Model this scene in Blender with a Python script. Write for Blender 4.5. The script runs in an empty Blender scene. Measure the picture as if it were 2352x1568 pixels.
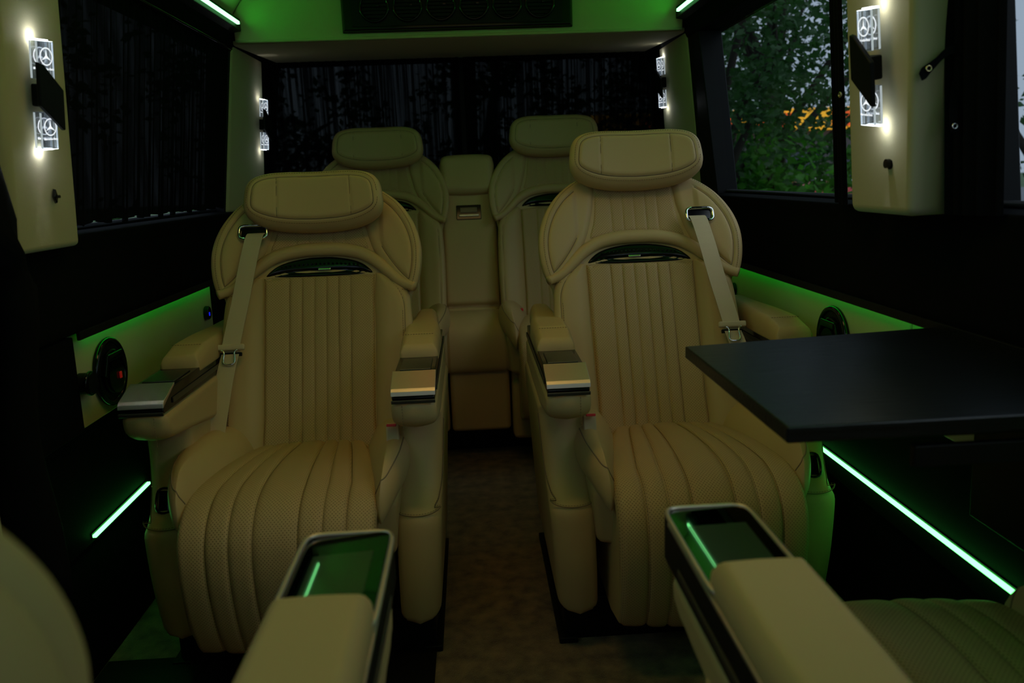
import bpy, bmesh, math, random
import numpy as np
from math import sin, cos, pi, radians, atan, sqrt
from mathutils import Matrix, Vector, noise
random.seed(7); rng = np.random.default_rng(7)
S = bpy.context.scene
COL = S.collection
H = 1.12                                            # eye height above the cabin floor

# ------------------------------------------------------------------ camera
F = 1850.0
pit = atan(378 / F); yaw = atan(86 * cos(pit) / F); roll = 0.038
fw = Vector((sin(yaw) * cos(pit), cos(yaw) * cos(pit), -sin(pit)))
rt0 = Vector((cos(yaw), -sin(yaw), 0)); up0 = rt0.cross(fw)
rt = rt0 * cos(roll) - up0 * sin(roll); up = rt0 * sin(roll) + up0 * cos(roll)
cd = bpy.data.cameras.new('camera'); cam = bpy.data.objects.new('camera', cd); COL.objects.link(cam)
cd.sensor_width = 36; cd.lens = F / 2352 * 36; cd.clip_start = 0.02; cd.clip_end = 400
cam.matrix_world = Matrix(((rt.x, up.x, -fw.x, 0), (rt.y, up.y, -fw.y, 0), (rt.z, up.z, -fw.z, H), (0, 0, 0, 1)))
cd.dof.use_dof = True; cd.dof.focus_distance = 2.15; cd.dof.aperture_fstop = 4.2
S.camera = cam

# ------------------------------------------------------------------ world: overcast dusk sky
w = bpy.data.worlds.new('world'); S.world = w; w.use_nodes = True
nt = w.node_tree; bg = nt.nodes['Background']
bg.inputs[0].default_value = (0.62, 0.74, 0.95, 1); bg.inputs[1].default_value = 0.60

# ------------------------------------------------------------------ exposure
vs = S.view_settings
vs.view_transform = 'Standard'; vs.look = 'None'; vs.gamma = 1; vs.use_curve_mapping = False
vs.exposure = 0.0

def area(name, loc, direction, sx, sy, power, color, spread=180):
    l = bpy.data.lights.new(name, 'AREA'); l.shape = 'RECTANGLE'; l.size = sx; l.size_y = sy
    l.energy = power; l.color = color; l.spread = radians(spread)
    o = bpy.data.objects.new(name, l); o.location = loc
    o.rotation_euler = Vector(direction).to_track_quat('-Z', 'Y').to_euler(); COL.objects.link(o); return o
# the cabin's warm roof lamp, above the frame
area('roof_lamp_light', (0.0, 1.38, 1.865), (0, 0, -1), 0.6, 0.25, 1.3, (1.0, 0.60, 0.18), 150)
for s_ in (-1, 1):                                  # the tape in the ceiling coves shines up and inward
    cl_ = area('cove_light', (s_ * .742, 0.80, 1.670), (0, 0, -1), .006, 4.3, 1.7, (0.01, 1.0, 0.03))
    z_ = Vector((s_ * .80, 0, -.60)); y_ = Vector((0, 1, 0)); x_ = y_.cross(z_)      # long side runs along the van, light leaves along -z
    cl_.rotation_euler = Matrix((x_, y_, z_)).transposed().to_euler()
# light through the cab and windscreen behind the photographer
area('windscreen_daylight', (0.0, -1.9, 1.35), (0, 1, -0.12), 1.5, 0.7, 0.8, (0.72, 0.86, 1.0))
area('added_fill_light', (0.15, -0.40, 1.86), (0.2, 0.75, -1), 0.5, 0.2, 0.4, (1.0, 0.92, 0.62))  # added fill light to brighten the near seat cushions, no known lamp here

# brightest part of the cloudy sky, high on the right
sl_ = bpy.data.lights.new('cloudy_daylight', 'SUN'); sl_.energy = 0.70; sl_.angle = radians(45); sl_.color = (0.86, 0.93, 1.0)
so_ = bpy.data.objects.new('cloudy_daylight', sl_); so_.rotation_euler = Vector((-0.62, 0.50, -0.72)).to_track_quat('-Z', 'Y').to_euler(); COL.objects.link(so_)
# ------------------------------------------------------------------ materials
def mat(name, color=(.5, .5, .5), rough=.5, metal=0., spec=.5, coat=0., emit=None, es=0., sheen=0.):
    m = bpy.data.materials.new(name); m.use_nodes = True
    b = m.node_tree.nodes['Principled BSDF']
    b.inputs['Base Color'].default_value = (*color, 1); b.inputs['Roughness'].default_value = rough
    b.inputs['Metallic'].default_value = metal; b.inputs['Specular IOR Level'].default_value = spec
    b.inputs['Coat Weight'].default_value = coat; b.inputs['Sheen Weight'].default_value = sheen
    if emit: b.inputs['Emission Color'].default_value = (*emit, 1); b.inputs['Emission Strength'].default_value = es
    return m
def nodes(m): return m.node_tree.nodes, m.node_tree.links, m.node_tree.nodes['Principled BSDF']
def add_noise(m, scale, bump, dist=.001, colvar=None, coord='Object', stretch=(1, 1, 1), detail=3):
    n, l, b = nodes(m)
    tc = n.new('ShaderNodeTexCoord'); mp = n.new('ShaderNodeMapping'); mp.inputs['Scale'].default_value = stretch
    nz = n.new('ShaderNodeTexNoise'); nz.inputs['Scale'].default_value = scale; nz.inputs['Detail'].default_value = detail
    l.new(tc.outputs[coord], mp.inputs[0]); l.new(mp.outputs[0], nz.inputs['Vector'])
    if bump:
        bp = n.new('ShaderNodeBump'); bp.inputs['Strength'].default_value = bump; bp.inputs['Distance'].default_value = dist
        l.new(nz.outputs['Fac'], bp.inputs['Height']); l.new(bp.outputs[0], b.inputs['Normal'])
    if colvar:
        r = n.new('ShaderNodeValToRGB'); r.color_ramp.elements[0].position = .3; r.color_ramp.elements[1].position = .7
        r.color_ramp.elements[0].color = (*colvar[0], 1); r.color_ramp.elements[1].color = (*colvar[1], 1)
        l.new(nz.outputs['Fac'], r.inputs[0]); l.new(r.outputs[0], b.inputs['Base Color'])
    return m
TAN = (.50, .35, .16)
leather = add_noise(mat('tan_leather', TAN, .5, spec=.35), 420, .25, .0006)
leather_perf = mat('perforated_tan_leather', TAN, .55, spec=.3)
def perforate(m):
    n, l, b = nodes(m)
    uv = n.new('ShaderNodeUVMap'); dists = []
    for off in ((0, 0, 0), (.5, .5, 0)):
        sc = n.new('ShaderNodeVectorMath'); sc.operation = 'MULTIPLY_ADD'
        sc.inputs[1].default_value = (1 / .0076, 1 / .0076, 0); sc.inputs[2].default_value = (off[0] + 50, off[1] + 50, 0)
        fr = n.new('ShaderNodeVectorMath'); fr.operation = 'FRACTION'
        sb = n.new('ShaderNodeVectorMath'); sb.operation = 'SUBTRACT'; sb.inputs[1].default_value = (.5, .5, 0)
        ln = n.new('ShaderNodeVectorMath'); ln.operation = 'LENGTH'
        l.new(uv.outputs[0], sc.inputs[0]); l.new(sc.outputs[0], fr.inputs[0]); l.new(fr.outputs[0], sb.inputs[0]); l.new(sb.outputs[0], ln.inputs[0])
        dists.append(ln)
    mn = n.new('ShaderNodeMath'); mn.operation = 'MINIMUM'
    l.new(dists[0].outputs['Value'], mn.inputs[0]); l.new(dists[1].outputs['Value'], mn.inputs[1])
    mr = n.new('ShaderNodeMapRange'); mr.inputs['From Min'].default_value = .10; mr.inputs['From Max'].default_value = .19
    l.new(mn.outputs[0], mr.inputs[0])
    mx = n.new('ShaderNodeMix'); mx.data_type = 'RGBA'
    mx.inputs[6].default_value = (TAN[0] * .5, TAN[1] * .47, TAN[2] * .42, 1); mx.inputs[7].default_value = (TAN[0] * .95, TAN[1] * .92, TAN[2] * .92, 1)
    l.new(mr.outputs[0], mx.inputs[0]); l.new(mx.outputs[2], b.inputs['Base Color'])
    bp = n.new('ShaderNodeBump'); bp.inputs['Strength'].default_value = .5; bp.inputs['Distance'].default_value = .001
    l.new(mr.outputs[0], bp.inputs['Height']); l.new(bp.outputs[0], b.inputs['Normal'])
perforate(leather_perf)
thread = mat('brown_thread', (.20, .13, .06), .7)
seam_dark = mat('dark_seam_thread', (.22, .15, .08), .7)  # dark thread lying in the seam grooves
lining = add_noise(mat('beige_fabric_lining', (.46, .40, .24), .85, spec=.15, sheen=.15), 300, .3, .0008)
webbing = add_noise(mat('beige_webbing', (.56, .45, .30), .8, spec=.2), 900, .4, .0006)
black_plastic = add_noise(mat('black_plastic', (.004, .0045, .005), .5, spec=.18), 500, .2, .0004)
black_panel = add_noise(mat('black_fabric_panel', (.0025, .003, .0035), .8, spec=.06), 300, .2, .0005)
black_gloss = mat('piano_black', (.003, .003, .004), .12, spec=.35)
dark_glass = mat('dark_screen_glass', (.09, .10, .10), .03, metal=1, coat=.6)
satin_glass = mat('satin_charging_glass', (.06, .085, .07), .45, metal=1, coat=1.0)
chrome = mat('chrome', (.75, .75, .76), .08, metal=1)
brushed = add_noise(mat('brushed_aluminium', (.66, .56, .50), .45, metal=1), 60, .15, .0003, stretch=(1, 40, 40))
dark_metal = mat('dark_grey_metal', (.10, .10, .09), .35, metal=.8)
red_plastic = mat('red_plastic', (.6, .02, .03), .35)
wood = add_noise(mat('black_stained_wood', (.006, .008, .010), .33, spec=.3), 14, .5, .0015, stretch=(1, 14, 14), colvar=((.002, .003, .004), (.007, .009, .012)))
carpet = add_noise(mat('brown_carpet', (.14, .10, .06), .95, spec=.05, sheen=.3), 22, .0, colvar=((.07, .045, .022), (.23, .16, .08)), detail=14)
def carpet_bump():
    n, l, b = nodes(carpet)
    tc = n.new('ShaderNodeTexCoord'); nz = n.new('ShaderNodeTexNoise'); nz.inputs['Scale'].default_value = 350
    bp = n.new('ShaderNodeBump'); bp.inputs['Strength'].default_value = .8; bp.inputs['Distance'].default_value = .003
    l.new(tc.outputs['Object'], nz.inputs['Vector']); l.new(nz.outputs['Fac'], bp.inputs['Height']); l.new(bp.outputs[0], b.inputs['Normal'])
carpet_bump()
led_green = mat('green_led_diffuser', (.1, .3, .1), .5, emit=(.22, 1.0, .30), es=4.2)
led_low = mat('low_wall_led', (.1, .3, .1), .5, emit=(.10, 1.0, .15), es=6.5)
led_green_soft = mat('green_led_tape', (.1, .3, .1), .5, emit=(.004, 1.0, .03), es=4.0)
led_white = mat('cool_white_led', (.8, .8, .8), .5, emit=(.85, .95, 1.0), es=4.0)
engraved = mat('lit_engraving', (.8, .8, .8), .5, emit=(.88, .92, 1.0), es=1.1)
edge_glow = mat('lit_acrylic_edge', (.8, .8, .8), .5, emit=(.80, .90, 1.0), es=.42)
blue_led = mat('blue_led', (.02, .02, .3), .4, emit=(.01, .02, 1.0), es=.55)
red_led = mat('red_marker', (.4, .02, .02), .4, emit=(1, .03, .02), es=.09)
lamp_glow = mat('warm_lamp_diffuser', (.8, .7, .5), .5, emit=(1, .74, .25), es=.6)
def curtain_mat(nm, tmax):
    m = mat(nm, (.004, .004, .005), .9, spec=.05)
    n, l, b = nodes(m); out = n['Material Output']
    tr = n.new('ShaderNodeBsdfTransparent'); mx = n.new('ShaderNodeMixShader')
    tc = n.new('ShaderNodeTexCoord'); mp = n.new('ShaderNodeMapping'); mp.inputs['Scale'].default_value = (60, 60, 1.2)
    nz = n.new('ShaderNodeTexNoise'); nz.inputs['Scale'].default_value = 1.0; nz.inputs['Detail'].default_value = 3
    mr = n.new('ShaderNodeMapRange'); mr.inputs['From Min'].default_value = .45; mr.inputs['From Max'].default_value = .75
    mr.inputs['To Min'].default_value = .002; mr.inputs['To Max'].default_value = tmax
    l.new(tc.outputs['Object'], mp.inputs[0]); l.new(mp.outputs[0], nz.inputs['Vector']); l.new(nz.outputs['Fac'], mr.inputs[0])
    l.new(mr.outputs[0], mx.inputs[0]); l.new(b.outputs[0], mx.inputs[1]); l.new(tr.outputs[0], mx.inputs[2]); l.new(mx.outputs[0], out.inputs[0])
    return m
curtain_sheer = curtain_mat('black_curtain_cloth', .010)
rear_sheer = curtain_mat('thin_black_curtain_cloth', .032)
curtain_black = add_noise(mat('thick_black_curtain', (.005, .005, .006), .9, spec=.06), 200, .2)
def glass_mat(name, tint, refl):
    m = bpy.data.materials.new(name); m.use_nodes = True; n = m.node_tree.nodes; l = m.node_tree.links
    n.clear(); out = n.new('ShaderNodeOutputMaterial'); tr = n.new('ShaderNodeBsdfTransparent'); gl = n.new('ShaderNodeBsdfGlossy')
    gl.inputs['Roughness'].default_value = .01; tr.inputs[0].default_value = (*tint, 1); mx = n.new('ShaderNodeMixShader')
    lw = n.new('ShaderNodeLayerWeight'); lw.inputs[0].default_value = .25
    ml = n.new('ShaderNodeMath'); ml.operation = 'MULTIPLY'; ml.inputs[1].default_value = refl
    l.new(lw.outputs['Fresnel'], ml.inputs[0]); l.new(ml.outputs[0], mx.inputs[0])
    l.new(tr.outputs[0], mx.inputs[1]); l.new(gl.outputs[0], mx.inputs[2]); l.new(mx.outputs[0], out.inputs[0]); return m
window_glass = glass_mat('tinted_window_glass', (.80, .86, .84), .07)
acrylic = glass_mat('clear_acrylic', (.80, .83, .86), .6)

# ------------------------------------------------------------------ object helpers
def link(o, parent=None):
    COL.objects.link(o)
    if parent is not None: o.parent = parent
    return o
def thing(name, label, cat, loc=(0, 0, 0), rz=0, group=None):
    o = bpy.data.objects.new(name, None); o.location = loc; o.rotation_euler = (0, 0, rz); o.empty_display_size = .05
    o['label'] = label; o['category'] = cat
    if group: o['group'] = group
    return link(o)
def tag(o, label, cat, group=None):
    o['label'] = label; o['category'] = cat
    if group: o['group'] = group
    return o
def struct(o): o['kind'] = 'structure'; return o
def stuff(o): o['kind'] = 'stuff'; return o
def mesh(name, V, Fc, m, parent=None, smooth=True, uv=None):
    me = bpy.data.meshes.new(name); me.from_pydata([tuple(map(float, v)) for v in V], [], [tuple(map(int, f)) for f in Fc]); me.update()
    if smooth: me.polygons.foreach_set('use_smooth', [True] * len(me.polygons))
    if uv is not None:
        ul = me.uv_layers.new(name='UVMap'); idx = np.empty(len(me.loops), dtype=np.int32); me.loops.foreach_get('vertex_index', idx)
        ul.data.foreach_set('uv', np.asarray(uv, dtype=np.float32)[idx].ravel())
    me.materials.append(m); return link(bpy.data.objects.new(name, me), parent)
def from_bm(name, bm, m, parent=None, smooth=True):
    me = bpy.data.meshes.new(name); bmesh.ops.recalc_face_normals(bm, faces=bm.faces); bm.to_mesh(me); bm.free()
    if smooth:
        me.polygons.foreach_set('use_smooth', [True] * len(me.polygons))
    me.materials.append(m); o = link(bpy.data.objects.new(name, me), parent)
    if smooth:
        md = o.modifiers.new('w', 'WEIGHTED_NORMAL'); md.keep_sharp = True
    return o
def add_box(bm, c, s, bev=.0, rot=None, seg=2):
    r = bmesh.ops.create_cube(bm, size=1); vs_ = r['verts']
    M = Matrix.Translation(Vector(c)) @ (rot.to_4x4() if rot else Matrix.Identity(4)) @ Matrix.Diagonal((*s, 1))
    bmesh.ops.transform(bm, matrix=M, verts=vs_)
    if bev:
        es = list({e for v in vs_ for e in v.link_edges}); bmesh.ops.bevel(bm, geom=es, offset=bev, segments=seg, affect='EDGES', profile=.5)
def box(name, c, s, m, parent=None, bev=.002, rot=None, seg=2):
    bm = bmesh.new(); add_box(bm, c, s, bev, rot, seg); return from_bm(name, bm, m, parent)
def loft(name, bottom, top, m, parent=None, bev=.0, seg=3):
    """prism between two polygons of 3-D points"""
    bm = bmesh.new(); a = [bm.verts.new(p) for p in bottom]; b = [bm.verts.new(p) for p in top]; n = len(a)
    bm.faces.new(a); bm.faces.new(b[::-1])
    for i in range(n): bm.faces.new((a[i], b[i], b[(i + 1) % n], a[(i + 1) % n]))
    if bev: bmesh.ops.bevel(bm, geom=list(bm.edges), offset=bev, segments=seg, affect='EDGES', profile=.5, clamp_overlap=True)
    return from_bm(name, bm, m, parent)
def prism_x(name, prof, x0, x1, m, parent=None, bev=.0, seg=3, taper=None):
    return loft(name, [(x0, y, z) for y, z in prof], [(x1, y, z) for y, z in prof], m, parent, bev, seg)
def cr(pts, n=8, closed=True):
    P = np.array(pts, float); N = len(P); out = []
    rngi = range(N) if closed else range(N - 1)
    for i in rngi:
        if closed: p0, p1, p2, p3 = P[(i - 1) % N], P[i], P[(i + 1) % N], P[(i + 2) % N]
        else: p0, p1, p2, p3 = P[max(i - 1, 0)], P[i], P[i + 1], P[min(i + 2, N - 1)]
        for k in range(n):
            t = k / n
            out.append(.5 * ((2 * p1) + (-p0 + p2) * t + (2 * p0 - 5 * p1 + 4 * p2 - p3) * t * t + (-p0 + 3 * p1 - 3 * p2 + p3) * t ** 3))
    if not closed: out.append(P[-1])
    return np.array(out)
def tube(name, path, rad, m, parent=None, seg=8, flat=1.0, nrm=None, closed=False, cap=True):
    P = np.array(path, float); N = len(P)
    T = np.gradient(P, axis=0) if not closed else (np.roll(P, -1, 0) - np.roll(P, 1, 0))
    T /= np.linalg.norm(T, axis=1)[:, None] + 1e-9
    R = np.full(N, rad) if np.isscalar(rad) else np.array(rad)
    ref = np.array(nrm if nrm is not None else (0, 0, 1.), float); V = []
    for i in range(N):
        r = ref if abs(T[i] @ ref) < .95 else np.array((1., 0, 0))
        b = np.cross(T[i], r); b /= np.linalg.norm(b); n_ = np.cross(b, T[i])
        for k in range(seg):
            an = 2 * pi * k / seg; V.append(P[i] + R[i] * (cos(an) * b + sin(an) * n_ * flat))
    Fc = []; M_ = N if closed else N - 1
    for i in range(M_):
        for k in range(seg):
            j = (i + 1) % N; Fc.append((i * seg + k, i * seg + (k + 1) % seg, j * seg + (k + 1) % seg, j * seg + k))
    if cap and not closed: Fc += [tuple(range(seg))[::-1], tuple((N - 1) * seg + k for k in range(seg))]
    return mesh(name, V, Fc, m, parent)
def ribbon(name, path, side, width, thick, m, parent=None):
    """flat strap: path of 3-D points, side = unit vectors across"""
    P = np.array(path, float); Sd = np.array(side, float)
    if Sd.ndim == 1: Sd = np.tile(Sd, (len(P), 1))
    W_ = np.full(len(P), width) if np.isscalar(width) else np.array(width)
    T = np.gradient(P, axis=0); Nn = np.cross(T, Sd); Nn /= np.linalg.norm(Nn, axis=1)[:, None]; V = []; Fc = []
    for i in range(len(P)):
        for a, b in ((-1, -1), (1, -1), (1, 1), (-1, 1)): V.append(P[i] + Sd[i] * a * W_[i] / 2 + Nn[i] * b * thick / 2)
    for i in range(len(P) - 1):
        for k in range(4): Fc.append((i * 4 + k, i * 4 + (k + 1) % 4, i * 4 + 4 + (k + 1) % 4, i * 4 + 4 + k))
    n = len(P) * 4; Fc += [(0, 1, 2, 3), (n - 4, n - 1, n - 2, n - 3)]
    return mesh(name, V, Fc, m, parent, smooth=False)
def seg_dist(px, py, poly):
    a = poly; b = np.roll(poly, -1, 0); d = b - a; L2 = (d ** 2).sum(1) + 1e-12; best = np.full(px.shape, 1e9)
    for i in range(len(a)):
        t = np.clip(((px - a[i, 0]) * d[i, 0] + (py - a[i, 1]) * d[i, 1]) / L2[i], 0, 1)
        best = np.minimum(best, (px - a[i, 0] - t * d[i, 0]) ** 2 + (py - a[i, 1] - t * d[i, 1]) ** 2)
    return np.sqrt(best)
def interval(poly, h):
    a = poly; b = np.roll(poly, -1, 0); m_ = ((a[:, 1] <= h) & (b[:, 1] > h)) | ((b[:, 1] <= h) & (a[:, 1] > h))
    x = a[m_, 0] + (h - a[m_, 1]) / (b[m_, 1] - a[m_, 1]) * (b[m_, 0] - a[m_, 0])
    return (x.min(), x.max()) if len(x) else (a[:, 0].mean(),) * 2
def pad(name, outline, T, r, mapf, m, parent=None, nu=44, nv=44, extra=None, back=.02, sharp=2.0, mix=.5, br=None):
    """upholstered pad: outline in (a,h), front bulge T with edge radius r, mapped to 3-D by mapf(a,h,d)"""
    poly = np.array(outline, float); h0, h1 = poly[:, 1].min(), poly[:, 1].max(); e = (h1 - h0) * 1e-3
    def spaced(n): s = np.linspace(0, 1, n); return mix * s + (1 - mix) * (1 - np.cos(pi * s)) / 2
    hs = h0 + e + (h1 - h0 - 2 * e) * spaced(nv); us = spaced(nu)
    A = np.array([[x0 + (x1 - x0) * u for u in us] for x0, x1 in (interval(poly, h) for h in hs)]); Hh = np.repeat(hs[:, None], nu, 1)
    D = seg_dist(A, Hh, poly); rimmask = np.zeros(A.shape, bool); rimmask[0] = rimmask[-1] = True; rimmask[:, 0] = rimmask[:, -1] = True; D[rimmask] = 0
    t = np.clip(D / r, 0, 1); d = T * (1 - (1 - t) ** sharp) ** (1 / sharp)
    if extra is not None: d = d + extra(A, Hh, D) * np.clip(D / (r * .4), 0, 1)
    front = np.stack(mapf(A, Hh, d), -1).reshape(-1, 3)
    tb = np.clip(D / (br or (back if back > 1e-4 else 1)), 0, 1); db = -back * np.sqrt(1 - (1 - tb) ** 2)
    bk = np.stack(mapf(A, Hh, db), -1).reshape(-1, 3); n = nu * nv; Fc = []
    idx = np.arange(n).reshape(nv, nu)
    f = np.stack([idx[:-1, :-1], idx[:-1, 1:], idx[1:, 1:], idx[1:, :-1]], -1).reshape(-1, 4)
    V = np.concatenate([front, bk]); rim = rimmask.ravel()
    bi = np.arange(n) + n; bi[rim] = np.arange(n)[rim]
    fb = bi[f][:, ::-1]
    UV = np.stack([A, Hh], -1).reshape(-1, 2)
    o = mesh(name, V, np.concatenate([f, fb]), m, parent, uv=np.concatenate([UV, UV]))
    def ev(A, Hh, lift=0.):
        D = seg_dist(A, Hh, poly); t = np.clip(D / r, 0, 1); d = T * (1 - (1 - t) ** sharp) ** (1 / sharp)
        if extra is not None: d = d + extra(A, Hh, D) * np.clip(D / (r * .4), 0, 1)
        return np.stack(mapf(A, Hh, d + lift), -1)
    EVAL[0] = ev; EVAL[1] = poly
    return o
EVAL = [None, None]
def inset(poly, dist, keep=.97):
    T = np.roll(poly, -1, 0) - np.roll(poly, 1, 0); T /= np.linalg.norm(T, axis=1)[:, None] + 1e-9
    area_ = np.sum(poly[:, 0] * np.roll(poly[:, 1], -1) - np.roll(poly[:, 0], -1) * poly[:, 1]); sg = 1 if area_ > 0 else -1
    Q = poly + np.stack([-T[:, 1], T[:, 0]], -1) * sg * dist
    return Q[seg_dist(Q[:, 0], Q[:, 1], poly) > dist * keep]
def seam(pts, parent, rad=.0011, lift=.0004, closed=False, m=None, name='seam'):
    P = np.array(pts, float); Q = EVAL[0](P[:, 0], P[:, 1], lift)
    return tube(name, Q, rad, m or seam_dark, parent, 5, closed=closed)
def pleats(seams, depth, power=6, hw=None):
    s = np.array(sorted(seams))
    def fn(A, Hh, D):
        X = A if hw is None else A / hw(Hh)
        k = np.clip(np.searchsorted(s, X) - 1, 0, len(s) - 2); a0, a1 = s[k], s[k + 1]
        t = np.clip(2 * (X - a0) / (a1 - a0) - 1, -1, 1); return depth * (np.sqrt(np.clip(1 - np.abs(t) ** power, 0, 1)) - 1)
    return fn
def mirror(pts): return pts + [(-a, h) for a, h in pts[::-1] if abs(a) > 1e-6]
def stitches(name, path, parent, m=thread, dash=.0042, gap=.0024, r=.0007):
    P = np.array(path, float); L = np.concatenate([[0], np.cumsum(np.linalg.norm(np.diff(P, axis=0), axis=1))]); V = []; Fc = []
    s = 0
    while s + dash < L[-1]:
        a = np.array([np.interp(s, L, P[:, k]) for k in range(3)]); b = np.array([np.interp(s + dash, L, P[:, k]) for k in range(3)])
        t = (b - a) / (np.linalg.norm(b - a) + 1e-9); u = np.cross(t, (0, 0, 1) if abs(t[2]) < .9 else (1, 0, 0)); u /= np.linalg.norm(u); v = np.cross(t, u); i0 = len(V)
        for q in (a, b):
            for k in range(4): V.append(q + r * (cos(pi / 2 * k) * u + sin(pi / 2 * k) * v))
        for k in range(4): Fc.append((i0 + k, i0 + (k + 1) % 4, i0 + 4 + (k + 1) % 4, i0 + 4 + k))
        s += dash + gap
    if V: return stuff(mesh(name, V, Fc, m, parent))

# ================================================================== THE SETTING
Y0, Y1 = -2.0, 3.66                    # cabin from the cab bulkhead to the rear doors
def wall_x(z): return .885 - .135 * max(0, z - 1.03)
mesh('floor', [(-.98, Y0, 0), (.98, Y0, 0), (.98, 3.8, 0), (-.98, 3.8, 0), (-.98, Y0, -.03), (.98, Y0, -.03), (.98, 3.8, -.03), (-.98, 3.8, -.03)],
     [(0, 1, 2, 3), (7, 6, 5, 4), (0, 4, 5, 1), (1, 5, 6, 2), (2, 6, 7, 3), (3, 7, 4, 0)], carpet, smooth=False)['kind'] = 'structure'
ceiling_prof = [(-.79, 1.69), (-.76, 1.74), (-.70, 1.80), (-.60, 1.85), (-.45, 1.885), (0, 1.90), (.45, 1.885), (.60, 1.85), (.70, 1.80), (.76, 1.74), (.79, 1.69)]
cp = cr(ceiling_prof, 5, closed=False)
V = [(x, Y0, z) for x, z in cp] + [(x, 3.7, z) for x, z in cp] + [(x * 1.02, Y0, z + .03) for x, z in cp] + [(x * 1.02, 3.7, z + .03) for x, z in cp]; n = len(cp)
Fc = [(i, i + 1, n + i + 1, n + i) for i in range(n - 1)] + [(2 * n + i, 3 * n + i, 3 * n + i + 1, 2 * n + i + 1) for i in range(n - 1)] + [(0, n, 3 * n, 2 * n), (n - 1, 3 * n - 1, 4 * n - 1, 2 * n - 1)]
struct(mesh('ceiling', V, Fc, lining))
for s, side in ((-1, 'left'), (1, 'right')):
    t = bpy.data.objects.new('wall_' + side, None); link(t); struct(t)
    def slab(nm, prof, ya, yb, m, bev=.003):        # profile (x,z) extruded along the van
        return loft(nm, [(s * x, ya, z) for x, z in prof], [(s * x, yb, z) for x, z in prof], m, t, bev, 2)
    slab('lower_panel', [(.99, 0), (.93, 0), (.93, .30), (.905, .33), (.905, .60), (.99, .60)], Y0, 3.75, black_panel)
    pa = [(1.764, 2.735)] if s < 0 else [(.60, 1.560), (1.566, 2.80)]
    for ya, yb in pa: slab('beige_panel', [(.905, .60), (.885, .602), (.882, .815), (.905, .815)], ya, yb, lining, .004)
    if s < 0:
        slab('beige_panel', [(.905, .46), (.885, .462), (.882, .60), (.905, .60)], .9, 1.43, lining, .004)
        slab('dark_panel', [(.905, .60), (.875, .602), (.872, .815), (.905, .815)], Y0, 1.762, black_panel)
    slab('dark_panel', [(.905, .60), (.87, .602), (.87, .815), (.905, .815)], 2.74 if s < 0 else 2.81, 3.75, black_panel)
    slab('backing_panel', [(.99, .60), (.906, .60), (.906, .815), (.99, .815)], Y0, 3.75, black_panel)
    slab('belt_panel', [(.99, .822), (.862, .822), (.858, .840), (.872, .99), (.868, 1.03), (.90, 1.036), (.99, 1.036)], Y0, 3.75, black_panel, .005)
    slab('belt_lip', [(.866, .806), (.858, .806), (.856, .826), (.866, .826)], 1.1 if s > 0 else 1.764, 2.735, black_plastic, .002)
    X = wall_x
    slab('header_panel', [(X(1.6) + .1, 1.585), (X(1.6), 1.585), (.782, 1.655), (.79, 1.69), (.84, 1.69)], Y0, 3.66, black_panel, .003)
    wins = [(-1.2, 1.46), (1.72, 3.0)] if s < 0 else [(-1.2, 1.37), (1.62, 2.88)]
    edges_ = [Y0] + [v for w_ in wins for v in w_] + [3.75]
    for k in range(0, len(edges_), 2):               # black window posts between the panes
        a, b = edges_[k], edges_[k + 1]
        loft('window_post', [(s * .885, a, 1.03), (s * .96, a, 1.03), (s * .96, b, 1.03), (s * .885, b, 1.03)],
             [(s * X(1.6), a, 1.6), (s * .89, a, 1.6), (s * .89, b, 1.6), (s * X(1.6), b, 1.6)], black_plastic, t, .004)
    for a, b in wins:
        wf = bpy.data.objects.new('window_%d' % (1 if s < 0 else 2), None); link(wf); struct(wf)
        wf.name = 'window_' + str(1 + [w_ for w_ in wins].index((a, b)) + (0 if s < 0 else 2))
        xo = .935
        mesh('glass_pane', [(s * xo, a, 1.0), (s * xo, b, 1.0), (s * (xo - .075), b, 1.62), (s * (xo - .075), a, 1.62)], [(0, 1, 2, 3)], window_glass, wf, smooth=False)
        fr = lambda y, z, off=0: (s * (xo - .006 - (z - 1.0) * .121 + off), y, z)
        tube('rubber_seal', [fr(a + .0, 1.04), fr(b + .03, 1.04), fr(b + .03, 1.595), fr(a + .0, 1.595)], .010, black_plastic, wf, closed=True, seg=6)
# rear wall, shelf with cooling unit
rw = bpy.data.objects.new('wall_rear', None); link(rw); struct(rw)
box('lower_panel', (0, 3.72, .52), (1.9, .06, 1.04), black_panel, rw)
box('door_post', (0, 3.70, 1.33), (.10, .05, .66), black_plastic, rw, .01)
for s in (-1, 1): box('door_frame', (s * .90, 3.69, 1.33), (.10, .06, .66), black_plastic, rw, .01)
box('upper_frame', (0, 3.70, 1.76), (1.8, .06, .28), black_plastic, rw)
wf = bpy.data.objects.new('window_5', None); link(wf); struct(wf)
for s in (-1, 1): box('glass_pane', (s * .45, 3.735, 1.33), (.80, .004, .64), window_glass, wf, 0)
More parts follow.
